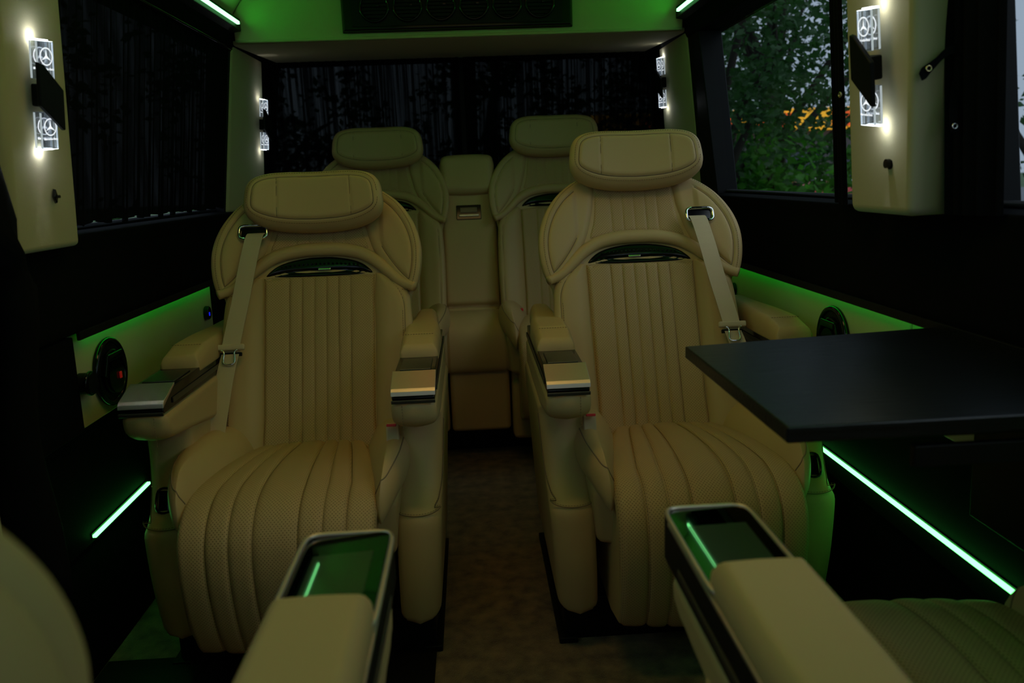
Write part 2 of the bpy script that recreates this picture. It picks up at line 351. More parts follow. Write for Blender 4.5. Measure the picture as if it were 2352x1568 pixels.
# shelf under the ceiling at the rear
sh = bpy.data.objects.new('trim_1', None); link(sh); struct(sh)
SX = .785
prof = [(-SX, 1.608), (SX, 1.608), (SX, 1.70), (.70, 1.82), (.45, 1.89), (-.45, 1.89), (-.70, 1.82), (-SX, 1.70)]
loft('shelf_front', [(x, 2.985, z) for x, z in prof], [(x * 1.0, 3.03, z) for x, z in prof], lining, sh, .006)
tube('piping', [(x, 2.982, 1.611) for x in np.linspace(-SX + .005, SX - .005, 20)], .0055, lining, sh, seg=8)
loft('shelf_underside', [(-SX - .01, 3.0, 1.605), (SX + .01, 3.0, 1.605), (.90, 3.66, 1.632), (-.90, 3.66, 1.632)],
     [(-SX - .01, 3.0, 1.618), (SX + .01, 3.0, 1.618), (.90, 3.66, 1.645), (-.90, 3.66, 1.645)], lining, sh, .002)
# cab end behind the photographer: seat-high bulkhead and side posts, windscreen open above
fwl = bpy.data.objects.new('wall_front', None); link(fwl); struct(fwl)
box('bulkhead', (0, -2.02, .45), (1.9, .05, .9), black_panel, fwl)
box('visor_header', (0, -2.02, 1.78), (1.8, .05, .22), black_panel, fwl)

# pillars (trim)
def pillar(name, s, bot, top, zb, zt, m=lining, bev=.012):
    o = loft(name, [(s * x, y, zb) for x, y in bot], [(s * x, y, zt) for x, y in top], m, None, bev, 4)
    return struct(o)
pillar('trim_2', -1, [(.90, 1.44), (.825, 1.515), (.825, 1.755), (.90, 1.80)], [(.82, 1.38), (.742, 1.45), (.742, 1.66), (.82, 1.70)], 1.012, 1.66)
pillar('trim_3', 1, [(.895, 1.415), (.760, 1.372), (.765, 1.605), (.885, 1.64)], [(.82, 1.30), (.668, 1.255), (.668, 1.505), (.82, 1.55)], 1.026, 1.66, bev=.016)
pillar('trim_4', -1, [(.93, 3.00), (.875, 3.01), (.84, 3.42), (.93, 3.50)], [(.86, 3.00), (.80, 3.01), (.80, 3.42), (.88, 3.50)], 1.03, 1.612)
pillar('trim_5', 1, [(.93, 3.06), (.885, 3.07), (.84, 3.42), (.93, 3.50)], [(.86, 3.00), (.80, 3.01), (.80, 3.42), (.88, 3.50)], 1.03, 1.612)

# ================================================================== LED STRIPS
def strip(label, a, b, size, m, name='led_strip'):
    a = Vector(a); b = Vector(b); t = thing(name, label, 'light strip', tuple((a + b) / 2))
    d = (b - a) / 2; L = d.length; q = d.to_track_quat('Y', 'Z').to_matrix()
    box('diffuser', (0, 0, 0), (size[0], 2 * L, size[1]), m, t, .0015, q)
    bm = bmesh.new()
    off = q @ Vector((0, 0, 0)); add_box(bm, off + Vector((math.copysign(size[0] / 2 + .0012, a.x), 0, 0)), (.002, 2 * L, size[1] + .006), 0, q); from_bm('channel', bm, black_plastic, t)
    return t
strip('green lit strip along the left ceiling edge running to the rear shelf', (-.752, -1.6, 1.664), (-.752, 2.93, 1.664), (.010, .010), led_green)
strip('green lit strip along the right ceiling edge running to the rear shelf', (.752, -1.6, 1.664), (.752, 2.93, 1.664), (.010, .010), led_green)
for s in (-1, 1):
    struct(loft('trim_%d' % (6 if s < 0 else 7), [(s * .79, Y0, 1.64), (s * .758, Y0, 1.645), (s * .758, Y0, 1.685), (s * .79, Y0, 1.69)],
         [(s * .79, 2.98, 1.64), (s * .758, 2.98, 1.645), (s * .758, 2.98, 1.685), (s * .79, 2.98, 1.69)], black_plastic, None, .002, 2))
strip('hidden green strip lighting the beige panel under the left window ledge', (-.872, 1.81, .8195), (-.872, 2.735, .8195), (.010, .004), led_green_soft)
strip('hidden green strip lighting the beige panel under the right window ledge', (.872, .7, .8195), (.872, 2.735, .8195), (.010, .004), led_green_soft)
strip('short bright green strip low on the left wall beside the seat', (-.897, 1.775, .346), (-.897, 2.10, .350), (.009, .007), led_low)
strip('long bright green strip low on the right wall below the table', (.897, 1.215, .392), (.897, 2.02, .388), (.009, .007), led_low)

# ================================================================== SEATS
def frame_back(y0, z0, R, wrap=.05):
    sR, cR = sin(R), cos(R)
    def f(a, h, d):
        d = d + wrap * (np.abs(a) / .27) ** 2.2
        return a, y0 + h * sR - d * cR, z0 + h * cR + d * sR
    return f
shell_half = [(0, -.04), (.20, -.035), (.246, 0), (.252, .12), (.252, .30), (.248, .385), (.256, .42), (.276, .46), (.282, .53), (.267, .60), (.232, .665), (.18, .715), (.11, .745), (0, .755)]
wing_r = [(.115, .735), (.165, .72), (.222, .672), (.262, .608), (.281, .54), (.279, .47), (.262, .418), (.235, .418), (.205, .448), (.172, .495), (.145, .545), (.128, .60), (.116, .66)]
bolster_r = [(.148, .455), (.160, .478), (.200, .462), (.238, .425), (.250, .36), (.254, .2), (.248, .03), (.23, -.03), (.15, -.035), (.145, .1), (.147, .3)]

def make_seat(name, label, X, Yo, Z=0., rz=0., R=radians(24), head=0., belt=0, arms=True, style='cap', lod=1., group=None, cush_dy=0., yb=.39, cat='seat', vertical_arm=True, foot=True, headR=0., bx=0.):
    t = thing(name, label, cat, (X, Yo, Z), rz, group)
    q = lambda n: max(10, int(n * lod))
    B0 = frame_back(yb, .425, R)
    def B(a, h, d):
        x, y, z = B0(a, h, d); return x + bx, y, z
    ols = cr(mirror(shell_half), 6)
    pad('backrest', ols, .028, .035, B, leather, t, q(56), q(64), back=.085)
    # rim seam round the shell
    rim = cr(mirror(shell_half)[::1], 8); rim = rim * np.array([.985, 1])
    for s in (-1, 1):
        w_ = cr([(a * s, h) for a, h in wing_r][::s], 6)
        def ex(A, Hh, D, s=s):
            outer = 1 - np.clip((Hh - .52) / .03, 0, 1) * np.clip((.178 - np.abs(A)) / .012, 0, 1)
            g = -.0042 * np.exp(-((D - .026) / .0028) ** 2) * outer
            return g + .006 * (1 / (1 + np.exp(-(D - .030) / .005))) * outer
        Bw = lambda a, h, d: B(a, h, d + .022)
        pad('wing', w_, .017, .020, Bw, leather, t, q(64), q(96), extra=ex, back=.03, mix=.8)
        if lod > .5:
            iq = inset(cr([(a * s, h) for a, h in wing_r][::s], 10), .026); k0 = int(np.argmin(np.abs(iq[:, 0]) + (iq[:, 1] < .6) * 1)); iq = np.roll(iq, -k0, 0)
            ok = ~((iq[:, 1] > .525) & (np.abs(iq[:, 0]) < .172)); st_ = int(np.argmax(ok & ~np.roll(ok, 1))); iq = np.roll(iq, -st_, 0); ok = np.roll(ok, -st_)
            seam(iq[ok], t, .0012)
        if lod > .6:
            # stitched line just outside the wing lobe
            pp = [(a, h) for a, h in wing_r[1:9]]; c = cr([(a * s * .985 - s * .004, h) for a, h in pp], 8, closed=False)
            stitches('stitching', np.stack(B(c[:, 0] - s * .006, c[:, 1] + .0, np.full(len(c), .0405)), -1), t)
        b_ = cr([(a * s, h) for a, h in bolster_r][::s], 6)
        Bb = lambda a, h, d: B(a, h, d + .018)
        def exb(A, Hh, D): return -.003 * np.exp(-((np.abs(A) - (.232 - .05 * np.clip((Hh - .36) / .1, 0, 1) ** 2)) / .0022) ** 2)
        pad('side_bolster', b_, .030, .045, Bb, leather, t, q(48), q(56), extra=exb, back=.03)
        if lod > .5:
            hh = np.linspace(.0, .425, 40); seam(np.stack([s * (.232 - .05 * np.clip((hh - .36) / .1, 0, 1) ** 2), hh], -1), t, .0011)
        if lod > .6:
            hh = np.linspace(.02, .36, 60); aa = np.full(60, s * .2275)
            stitches('stitching', np.stack(B(aa, hh, np.full(60, .047)), -1), t)
    # pleated lower panel
    ol = cr([(-.142, -.03), (-.06, -.033), (.06, -.033), (.142, -.03), (.147, .1), (.149, .3), (.150, .455), (.146, .468), (.07, .478), (0, .481), (-.07, .478), (-.146, .468), (-.150, .455), (-.149, .3), (-.147, .1)], 5)
    seams = [-.16, -.0825, -.0495, -.0165, .0165, .0495, .0825, .16]
    Bp = lambda a, h, d: B(a, h, d + .019)
    pad('pleated_panel', ol, .020, .012, Bp, leather_perf, t, int(170 * max(lod, .5)), q(50), extra=pleats(seams, .0075, 4), back=.02, mix=.96)
    if lod > .6:
        for a in seams[1:-1]:
            hh = np.linspace(0, .465, 80); stitches('stitching', np.stack(B(np.full(80, a + .0012), hh, np.full(80, .0345)), -1), t, dash=.0032)
    # upper pleated insert
    ol = cr([(-.135, .545), (-.07, .562), (0, .567), (.07, .562), (.135, .545), (.122, .60), (.113, .68), (.11, .735), (0, .742), (-.11, .735), (-.113, .68), (-.122, .60)], 5)
    pad('upper_insert', ol, .012, .010, Bp, leather_perf, t, q(110), q(36), extra=pleats([-.15, -.066, -.033, 0, .033, .066, .15], .0045, 5), back=.02, mix=.95)
    # padded arch over the trim band
    arch = cr([(-.262, .418), (-.225, .438), (-.188, .475), (-.155, .507), (-.11, .535), (-.05, .549), (0, .551), (.05, .549), (.11, .535), (.155, .507), (.188, .475), (.225, .438), (.262, .418)], 7, closed=False)
    rr = .013 + .0065 * np.clip(1 - (np.abs(arch[:, 0]) / .25) ** 2, 0, 1)
    tube('arch_roll', np.stack(B(arch[:, 0], arch[:, 1], np.full(len(arch), .034)), -1), rr, leather, t, 14, .9, nrm=(0, -cos(R), sin(R)))
    # black glossy trim crescent with crystal studs
    ol = cr([(-.146, .474), (-.09, .486), (0, .490), (.09, .486), (.146, .474), (.125, .502), (.09, .520), (.04, .531), (0, .533), (-.04, .531), (-.09, .520), (-.125, .502)], 5)
    tb = pad('trim_band', ol, .014, .010, lambda a, h, d: B(a, h, d + .020), black_gloss, t, q(60), 14, back=.01)
    if lod > .6:
        for k in range(-9, 10):
            a = k * .0115; h = .510 - .6 * a * a * 1.2
            bm = bmesh.new(); bmesh.ops.create_icosphere(bm, subdivisions=1, radius=.0032)
            bmesh.ops.translate(bm, verts=bm.verts, vec=Vector([float(v) for v in B(np.array(a), np.array(h), np.array(.036))])); 
            o = from_bm('crystal_stud', bm, black_gloss, tb, smooth=False)
    if belt is not None and lod > .6:
        box('badge', [float(v) for v in B(np.array(.012 * (1 if belt < 0 else -1)), np.array(.4935), np.array(.037))], (.034, .003, .005), chrome, tb, .001, Matrix.Rotation(-R, 3, 'X'))
    # headrest
    hc = .672 + head
    hw_, hh_ = .185, .078
    hol = []
    for k in range(64):
        an = 2 * pi * k / 64; c_, s_ = cos(an), sin(an)
        x = hw_ * abs(c_) ** .55 * (1 if c_ > 0 else -1); y = hh_ * abs(s_) ** .62 * (1 if s_ > 0 else -1)
        x *= 1 - .05 * (y / hh_) - .0; hol.append((x, hc + y + .006 * (1 - (x / hw_) ** 2) * (1 if y > 0 else -.6)))
    hol = np.array(hol)
    Rh = R + headR
    def Bh(a, h, d):
        d = d + .075 + .045 * (np.abs(a) / .185) ** 2 - .0
        a2, y, z = a + bx, yb + h * sin(R) - d * cos(R), .425 + h * cos(R) + d * sin(R)
        k = (h - hc); return a2, y - k * .18, z + k * .05
    def exh(A, Hh, D):
        g = -.0030 * np.exp(-((D - .024) / .0026) ** 2) * (1.0)
        inside = 1 / (1 + np.exp(-(D - .026) / .003))
        xs = .098 + .09 * (Hh - hc) * -1.0 * .25
        g += -.0032 * np.exp(-((np.abs(A) - xs) / .0022) ** 2) * inside
        return g + .003 * inside
    pad('headrest', hol, .038, .036, Bh, leather, t, q(110), q(70), extra=exh, back=.05, mix=.75)
    iq = inset(hol, .0245); seam(iq, t, .0013, closed=True)
    for s in (-1, 1):
        hh = np.linspace(hc - hh_ + .026, hc + hh_ - .024, 24); seam(np.stack([s * (.098 - (hh - hc) * .0225), hh], -1), t, .0012)
    if lod > .6:
        an = np.linspace(0, 2 * pi, 200, endpoint=False); pp = hol[(np.arange(200) * 64 // 200) % 64].astype(float)
        ctr = np.array([0, hc]); q2 = ctr + (pp - ctr) * np.array([.93, .84])
        stitches('stitching', np.stack(Bh(q2[:, 0], q2[:, 1], np.full(200, .0325)), -1), t)
    for s in (-1, 1):
        p0 = Vector([float(v) for v in B(np.array(s * .06), np.array(.70), np.array(.0))]); p1 = Vector([float(v) for v in Bh(np.array(s * .06), np.array(hc), np.array(-.03))])
        tube('headrest_post', [tuple(p0), tuple(p1)], .007, chrome, t)
    # cushion: pleated centre rolling over the front edge down to the leg rest
    dy = cush_dy
    path = cr([(.46, .405), (.40, .432), (.28, .452), (.14, .462), (.03, .458), (-.04, .440), (-.084, .398), (-.098, .335), (-.094, .27), (-.078, .20), (-.055, .145), (-.038, .125)], 8, closed=False)
    path[:, 0] += dy * np.clip((.46 - path[:, 0]) / .3, 0, 1)
    L = np.concatenate([[0], np.cumsum(np.linalg.norm(np.diff(path, axis=0), axis=1))]); LT = L[-1]
    tg = np.gradient(path, axis=0); tg /= np.linalg.norm(tg, axis=1)[:, None]
    def C(a, h, d):
        y = np.interp(h, L, path[:, 0]); z = np.interp(h, L, path[:, 1]); ty = np.interp(h, L, tg[:, 0]); tz = np.interp(h, L, tg[:, 1])
        crown = -.012 * (a / .2) ** 2
        return a, y + (tz) * (d + crown), z - ty * (d + crown)
    hw = lambda h: .132 + .076 * np.clip((h - .10) / .34, 0, 1) ** .8 - .008 * np.clip((h - .6) / .3, 0, 1)
    hs_ = np.linspace(0.0, LT, 40); ol = np.array([(hw(h), h) for h in hs_] + [(-hw(h), h) for h in hs_[::-1]])
    seams = [-1.15, -.70, -.465, -.225, .225, .465, .70, 1.15]
    pad('pleated_cushion', ol, .022, .016, C, leather_perf, t, int(150 * max(lod, .5)), q(90), extra=pleats(seams, .0110, 4, hw), back=.02, mix=.96)
    if lod > .6:
        for a in seams[1:-1]:
            hh = np.linspace(.12, LT - .06, 110); stitches('stitching', np.stack(C((a + .008) * hw(hh), hh, np.full(110, .0165)), -1), t, dash=.0034)
    pr = [(float(y + (.0)), float(z)) for y, z in path[6::6]]
    core = [(p[0], p[1] - .008) for p in pr if p[0] > -.2]
    core = core + [(.05, .11), (.40, .11), (.45, .36)]
    prism_x('cushion_body', core, -.203, .203, leather, t, .010, 2)
    for s in (-1, 1):
        cb = [(.135, .40), (.142, .26), (.165, .13), (.188, .04), (.203, -.030), (.214, -.046), (.232, -.030), (.252, .02), (.268, .11), (.268, .24), (.245, .36), (.20, .42), (.150, .43)]
        cbl = cr([(a * s, h) for a, h in cb][::s], 6)
        def CB(a, h, d, s=s):
            fr = np.clip((.05 - h) / .10, 0, 1)
            tilt = (np.abs(a) - .2) * .60
            return a, h + dy * .9, .436 + d + tilt - .030 * fr ** 2
        def exc(A, Hh, D): return 0 * D
        pad('cushion_bolster', cbl, .080, .056, CB, leather, t, q(56), q(64), extra=exc, back=.05, mix=.7)
        sp0 = cr([(.204, -.016), (.216, -.022), (.232, -.002), (.247, .05), (.254, .12), (.253, .24), (.236, .34)], 8, closed=False); seam(sp0 * np.array([s, 1]), t, .0016)
        # side of the bolster down to the shell
        loft('cushion_side', [(s * .150, dy + .01, .28), (s * .235, dy + .04, .28), (s * .235, .42, .28), (s * .150, .42, .28)],
             [(s * .195, dy * .9 - .028, .428), (s * .246, dy * .9 + .01, .428), (s * .256, .40, .438), (s * .150, .40, .438)], leather, t, .02, 3)
    if lod > .6:
        # shell sides with the arm posts
        for s in (-1, 1):
            pf = cr([(.050, .11), (.036, .22), (.038, .33), (.050, .372), (.088, .392), (.124, .432), (.147, .50), (.155, .56), (.158, .60), (.40, .605), (.66, .60), (.69, .50), (.66, .14), (.64, .105), (.35, .100), (.10, .100), (.060, .101)], 6)
            xs_, T_, r_ = .294, .058, .036
            so = pad('side_shell', pf, T_, r_, lambda a, h, d, s=s: (s * (xs_ + d), a, h), leather, t, q(48), q(64), back=.054, br=.024, mix=.5)
            def tap(P):
                P = np.array(P); P[..., 0] -= s * .055 * np.clip(.6 - P[..., 2], 0, 1) * (.35 + .65 * np.clip((np.abs(P[..., 0]) - .24) / .11, 0, 1)); return P
            co = np.empty(len(so.data.vertices) * 3, dtype=np.float32); so.data.vertices.foreach_get('co', co); so.data.vertices.foreach_set('co', tap(co.reshape(-1, 3)).ravel().astype(np.float32))
            dd = np.linspace(-.050, .056, 16); Dn = np.where(dd > 0, r_ * (1 - np.sqrt(np.clip(1 - (dd / T_) ** 2, 0, 1))), .024 * (1 - np.sqrt(np.clip(1 - (dd / .054) ** 2, 0, 1))))
            l1 = [(s * (xs_ + d_), .0475 + D_, .371 + .35 * D_) for d_, D_ in zip(dd, Dn)]
            up_ = cr([(.078, .376), (.112, .390), (.150, .425), (.178, .49), (.188, .56)], 8, closed=False); l2 = EVAL[0](up_[:, 0], up_[:, 1], .0008)
            ln_ = tap(np.array(l1 + [tuple(v) for v in l2[1:]])); tube('seam', ln_, .0013, seam_dark, t, 5); stitches('stitching', ln_ + np.array([0, 0, .004]), t)
            if not arms: continue
            # arm box: rounded chin at the front, deep side panel behind
            ash = .022 if (s < 0 and X < 0 and rz == 0) else 0.
            tz_ = .660 if style == 'cap' else .630
            pf = cr([(-.002, tz_), (-.008, .640), (-.003, .612), (.018, .592), (.06, .582), (.14, .572)] if style == 'cap' else [(.006, tz_), (.004, .615), (.008, .60), (.020, .577), (.06, .566), (.14, .560)], 4, closed=False).tolist() + [(.60, .50), (.64, .56), (.66, tz_), (.6, tz_ + .003)]
            xa0, xa1 = s * .247, s * .345
            pad('armrest', np.array(pf), .049, .020, lambda a, h, d, s=s, ash=ash: (s * (.296 + d) + ash, a, h), leather, t, q(60), q(24), back=.049, br=.020, mix=.5)
            stitches('stitching', [(s * .272 + ash, -.0075, z) for z in np.linspace(.585, .65, 6)], t)
            xc = s * .297 + ash
            if style == 'cap':
                # black tray with brushed metal nose
                pn = [(.000, .655), (-.006, .664), (.002, .676), (.070, .700), (.25, .700), (.60, .700), (.60, .652)]
                tr = prism_x('armrest_tray', pn, xc - .046, xc + .046, black_gloss, t, .003, 2)
                box('tray_lid', (xc, .155, .7015), (.070, .11, .004), dark_metal, tr, .0015)
                pc = [(-.0075, .669), (-.005, .6785), (.002, .6845), (.070, .7075), (.071, .703), (.004, .676)]
                prism_x('metal_nose', pc, xc - .048, xc + .048, brushed, t, .0012, 2)
                prism_x('metal_band', [(-.010, .653), (-.011, .661), (-.006, .661), (-.005, .653)], xc - .047, xc + .047, dark_metal, t, .001, 1)
                for s2 in (-1, 1): box('side_rail', (xc + s2 * .0475, .33, .672), (.003, .56, .012), dark_metal, t, .001)
                p0_, pz = .245, .695
            else:
                # flat glass panel in a metal frame
                tilt_ = .050 if X < 0 else .023
                tr = box('armrest_tray', (xc, .30, .661), (.104, .62, .066), black_plastic, t, .006)
                n_ = 24; ring = []
                for k in range(n_ * 2):
                    an = 2 * pi * k / (n_ * 2); c_, s_ = cos(an), sin(an)
                    ring.append((xc + .0535 * abs(c_) ** .28 * (1 if c_ > 0 else -1), .105 + .113 * abs(s_) ** .2 * (1 if s_ > 0 else -1), .6985))
                tube('metal_rim', ring, .0032, brushed, t, 8, 1.0, closed=True)
                box('glass_panel', (xc, .105, .6965), (.101, .220, .003), dark_glass, t, .001, Matrix.Rotation(tilt_, 3, 'Y'))
                box('wireless_pad', (xc, .122, .6985), (.070, .15, .0012), satin_glass, t, .0003, Matrix.Rotation(tilt_, 3, 'Y'))
                for s2 in (-1, 1):
                    box('side_rail', (xc + s2 * .053, .32, .690), (.003, .60, .005), brushed, t, .001)
                    box('side_rail', (xc + s2 * .0535, .34, .650), (.003, .54, .010), dark_metal, t, .001)
                p0_, pz = .192, .695
            # pad
            wA = .048 if style == 'cap' else .053
            po = cr([(-wA * .98, p0_), (-wA * .9, p0_ - .006), (0, p0_ - .010), (wA * .9, p0_ - .006), (wA * .98, p0_), (wA, p0_ + .03), (wA, p0_ + .20), (wA * .80, p0_ + .30), (wA * .72, .62), (wA * .6, .70), (0, .715), (-wA * .6, .70), (-wA * .72, .62), (-wA * .80, p0_ + .30), (-wA, p0_ + .20), (-wA, p0_ + .03)], 6)
            def PM(a, h, d, xc=xc, pz=pz, p0_=p0_):
                up_ = .016 * np.clip((h - p0_) / .08, 0, 1) if style == 'cap' else .004
                return a + xc, h, pz + d + up_ * (d > .001)
            def exa(A, Hh, D): return -.0018 * np.exp(-((Hh - (p0_ + .055)) / .002) ** 2)
            pad('armrest_pad', po, .034 if style == 'cap' else .030, .018, PM, leather, t, q(36), q(84), extra=exa if style == 'cap' else None, back=.006)
            if style == 'cap': stitches('stitching', [(xc + x, p0_ + .058, pz + .0495) for x in np.linspace(-.036, .036, 12)], t)
        # under-seat plinth and rails
        box('plinth', (0, .385, .055), (.615, .55, .110), black_plastic, t, .004)
        for s in (-1, 1): box('floor_rail', (s * .30, .39, .008), (.045, .60, .016), black_plastic, t, .003)
    else:
        box('seat_base', (0, .32, .12), (.46, .44, .24), leather, t, .02)
    # belt buckle and belt
    if belt:
        s = belt
        hp = cr([(s * .282, .095, .399), (s * .312, .097, .399), (s * .316, .128, .436), (s * .286, .126, .436)], 5)
        hd = tube('recline_handle', hp, .003, black_gloss, t, 8, closed=True)
        loft('handle_recess', [(s * .284, .100, .392), (s * .310, .102, .392), (s * .314, .130, .430), (s * .288, .128, .430)], [(s * .284, .096, .399), (s * .310, .098, .399), (s * .314, .127, .436), (s * .288, .125, .436)], black_gloss, hd)
        g = B(np.array(s * .172), np.array(.592), np.array(.062)); g = Vector([float(v) for v in g])
        rot = Matrix.Rotation(-R, 3, 'X')
        bz = bmesh.new(); pts = []
        ring = []
        for k in range(28):
            an = 2 * pi * k / 28; c_, s_ = cos(an), sin(an)
            v_ = rot @ Vector((.037 * abs(c_) ** .4 * (1 if c_ > 0 else -1), 0, .019 * abs(s_) ** .5 * (1 if s_ > 0 else -1))); ring.append(tuple(g + v_ + Vector((0, s * 0, 0))))
        bz.free()
        tube('belt_guide', ring, .0045, chrome, t, 8, closed=True)
        box('belt_slot', tuple(g + Vector((0, .006, 0))), (.066, .004, .03), black_gloss, t, .001, rot)
        key = [(.160, .590, .060), (.166, .575, .072), (.178, .50, .080), (.194, .40, .078), (.208, .32, .078), (.216, .268, .080)]
        pa = [Vector([float(v) for v in B(np.array(s * a), np.array(h), np.array(d))]) for a, h, d in key]
        pa = cr([tuple(v) for v in pa], 5, closed=False)
        sd = Vector((1, 0, 0)) 
        ribbon('belt_webbing', pa, (1, 0, 0), .046, .0016, webbing, t)
        e = Vector(pa[-1])
        lp = box('latch_plate', tuple(e + Vector((0, -.004, 0))), (.074, .012, .016), webbing, t, .004, rot)
        box('latch_stop', tuple(e + Vector((0, -.002, -.019))), (.056, .008, .010), black_plastic, t, .002, rot)
        ring = [tuple(e + rot @ Vector((x, -.012, z))) for x, z in ((-.021, -.010), (-.013, -.018), (-.013, -.046), (.013, -.046), (.013, -.018), (.021, -.010))]
        tube('latch_tongue', cr(ring, 4, closed=False), .0026, chrome, t, 8)
        pa2 = [tuple(e + Vector((0, .002, -.01)))] + [tuple(float(v) for v in B(np.array(s * a - bx * (1 - h / .27)), np.array(h), np.array(.088))) for a, h in ((.219, .20), (.224, .12), (.228, .04), (.231, -.03))]
        ribbon('lap_webbing', cr(pa2, 5, closed=False), (1, 0, 0), .045, .0016, webbing, t)
        # buckle by the inner arm post
        bx_ = -s * .232
        rb = Matrix.Rotation(radians(-14), 3, 'X')
        box('buckle_body', (bx_, .14, .522), (.030, .022, .085), webbing, t, .003, rb)
        box('buckle_button', (bx_, .125, .5665), (.022, .014, .006), red_plastic, t, .001, rb)
    return t

SG = 'captain seats in two facing pairs'
make_seat('captain_seat', 'tan leather captain seat on the left, belt over its left wing, low headrest', -.437, 1.68, 0, 0, belt=-1, head=.0, bx=.018, group=SG)
make_seat('captain_seat', 'tan leather captain seat behind the black table, belt over its right wing, raised headrest', .492, 1.68, 0, 0, belt=1, head=.088, bx=-.026, group=SG)
make_seat('captain_seat', 'blurred near seat at bottom left facing away, glass panel on its arm', -.462, .925, 0, pi, style='panel', cush_dy=.060, R=radians(26.5), bx=.03, group=SG)
make_seat('captain_seat', 'blurred near seat at bottom right under the table, pleated cushion showing', .578, .945, 0, pi, style='panel', cush_dy=-.115, R=radians(27), bx=-.03, group=SG)
make_seat('passenger_seat', 'dim green lit rear seat on the left with headrest above the front seat', -.365, 2.93, .105, 0, R=radians(17), head=.062, belt=None, arms=False, lod=.55, cat='seat', group='rear row seats')
make_seat('passenger_seat', 'dim green lit rear seat on the right, higher headrest, half hidden behind the front seat', .362, 2.93, .105, 0, R=radians(17), head=.088, belt=None, arms=False, lod=.55, cat='seat', group='rear row seats')
# centre seat of the rear row
cs = thing('centre_seat', 'narrow tan middle seat of the rear row with pull handle in its back', 'seat', (-.005, 2.93, .1))
Rc = radians(14); Bc = frame_back(.42, .46, Rc, wrap=.0)
rect = lambda x0, x1, h0, h1, r=.012: cr([(x0 + r, h0), (x1 - r, h0), (x1, h0 + r), (x1, (h0 + h1) / 2), (x1, h1 - r), (x1 - r, h1), (x0 + r, h1), (x0, h1 - r), (x0, (h0 + h1) / 2), (x0, h0 + r)], 5)
pad('backrest', rect(-.117, .117, .035, .60), .035, .02, Bc, leather, cs, 30, 60, back=.08)
pad('head_pad', rect(-.112, .112, .50, .665, .03), .035, .03, lambda a, h, d: Bc(a, h, d + .035), leather, cs, 36, 30, back=.10)
pad('back_strip', rect(-.112, .112, -.02, .030), .03, .01, Bc, leather, cs, 24, 10, back=.05)
hb = [float(v) for v in Bc(np.array(0.0), np.array(.425), np.array(.034))]
rotc = Matrix.Rotation(-Rc, 3, 'X')
bz = box('handle_bezel', hb, (.104, .008, .062), black_gloss, cs, .003, rotc)
box('handle_bar', (hb[0], hb[1] - .006, hb[2] - .012), (.084, .010, .012), brushed, bz, .003, rotc)
box('handle_recess', (hb[0], hb[1] - .004, hb[2] + .010), (.070, .004, .022), dark_metal, bz, .001, rotc)
cpth = cr([(.42, .455), (.34, .478), (.22, .485), (.15, .47), (.112, .43), (.105, .36), (.115, .30), (.14, .285)], 8, closed=False)
Lc = np.concatenate([[0], np.cumsum(np.linalg.norm(np.diff(cpth, axis=0), axis=1))]); tc_ = np.gradient(cpth, axis=0); tc_ /= np.linalg.norm(tc_, axis=1)[:, None]
def CC(a, h, d):
    y = np.interp(h, Lc, cpth[:, 0]); z = np.interp(h, Lc, cpth[:, 1]); ty = np.interp(h, Lc, tc_[:, 0]); tz = np.interp(h, Lc, tc_[:, 1])
    return a, y + tz * d, z - ty * d
pad('seat_cushion', rect(-.165, .175, 0, Lc[-1], .01), .012, .012, CC, leather, cs, 70, 50, extra=lambda A, Hh, D: -.006 * np.exp(-((A + .105) / .003) ** 2) - .006 * np.exp(-((A - .125) / .003) ** 2), back=.05)
box('cushion_body', (.005, .30, .37), (.31, .30, .16), leather, cs, .015)
for x0, x1 in ((-.21, -.112), (-.104, .130), (.138, .24)):
    cx_, wx = (x0 + x1) / 2, x1 - x0
    box('leg_rest', (cx_, .175, .165), (wx, .09, .255), leather, cs, .018, seg=4)
struct(box('trim_8', (0, 3.44, .05), (1.5, .38, .10), black_plastic, None, .004))
box('floor_foot', (.005, .50, -.04), (.12, .16, .12), black_plastic, cs, .004)
for x, nm in ((-.150, 0), (.205, 1)):
    bk = thing('belt_buckle', 'red seat belt buckle at the %s end of the rear middle cushion' % ('left' if x < 0 else 'right'), 'buckle', (x - .005 - .02, 3.19, .570))
    box('buckle_body', (0, 0, .0), (.034, .02, .05), leather, bk, .003, rotc); box('buckle_button', (0, -.003, .027), (.030, .020, .010), red_plastic, bk, .002)

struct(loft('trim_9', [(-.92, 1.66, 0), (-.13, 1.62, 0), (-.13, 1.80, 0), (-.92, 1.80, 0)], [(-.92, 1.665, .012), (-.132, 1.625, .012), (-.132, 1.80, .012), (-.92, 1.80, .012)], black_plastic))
# ================================================================== TABLE
tb = thing('folding_table', 'black wood grain folding table reaching out from the right wall', 'table', (.62, 1.14, .79))
def tp(x, y, z): return (x - .62, y - 1.14, z - .79)
TP = [(.366, .903), (.874, .903), (.874, 1.44), (.368, 1.375)]
loft('tabletop', [tp(x, y, .794) for x, y in TP], [tp(x, y, .8155) for x, y in TP], wood, tb, .003, 3)
loft('support_plate', [tp(*p, .776) for p in ((.50, .95), (.86, .95), (.86, 1.30), (.50, 1.30))], [tp(*p, .794) for p in ((.50, .95), (.86, .95), (.86, 1.30), (.50, 1.30))], black_plastic, tb, .002, 2)
loft('support_leg', [tp(.862, 1.02, .50), tp(.876, 1.02, .50), tp(.876, 1.30, .50), tp(.862, 1.30, .50)], [tp(.855, .96, .785), tp(.876, .96, .785), tp(.876, 1.30, .785), tp(.855, 1.30, .785)], black_plastic, tb, .002, 2)
box('hinge_rail', tp(.70, .918, .765), (.34, .012, .028), black_plastic, tb, .002)
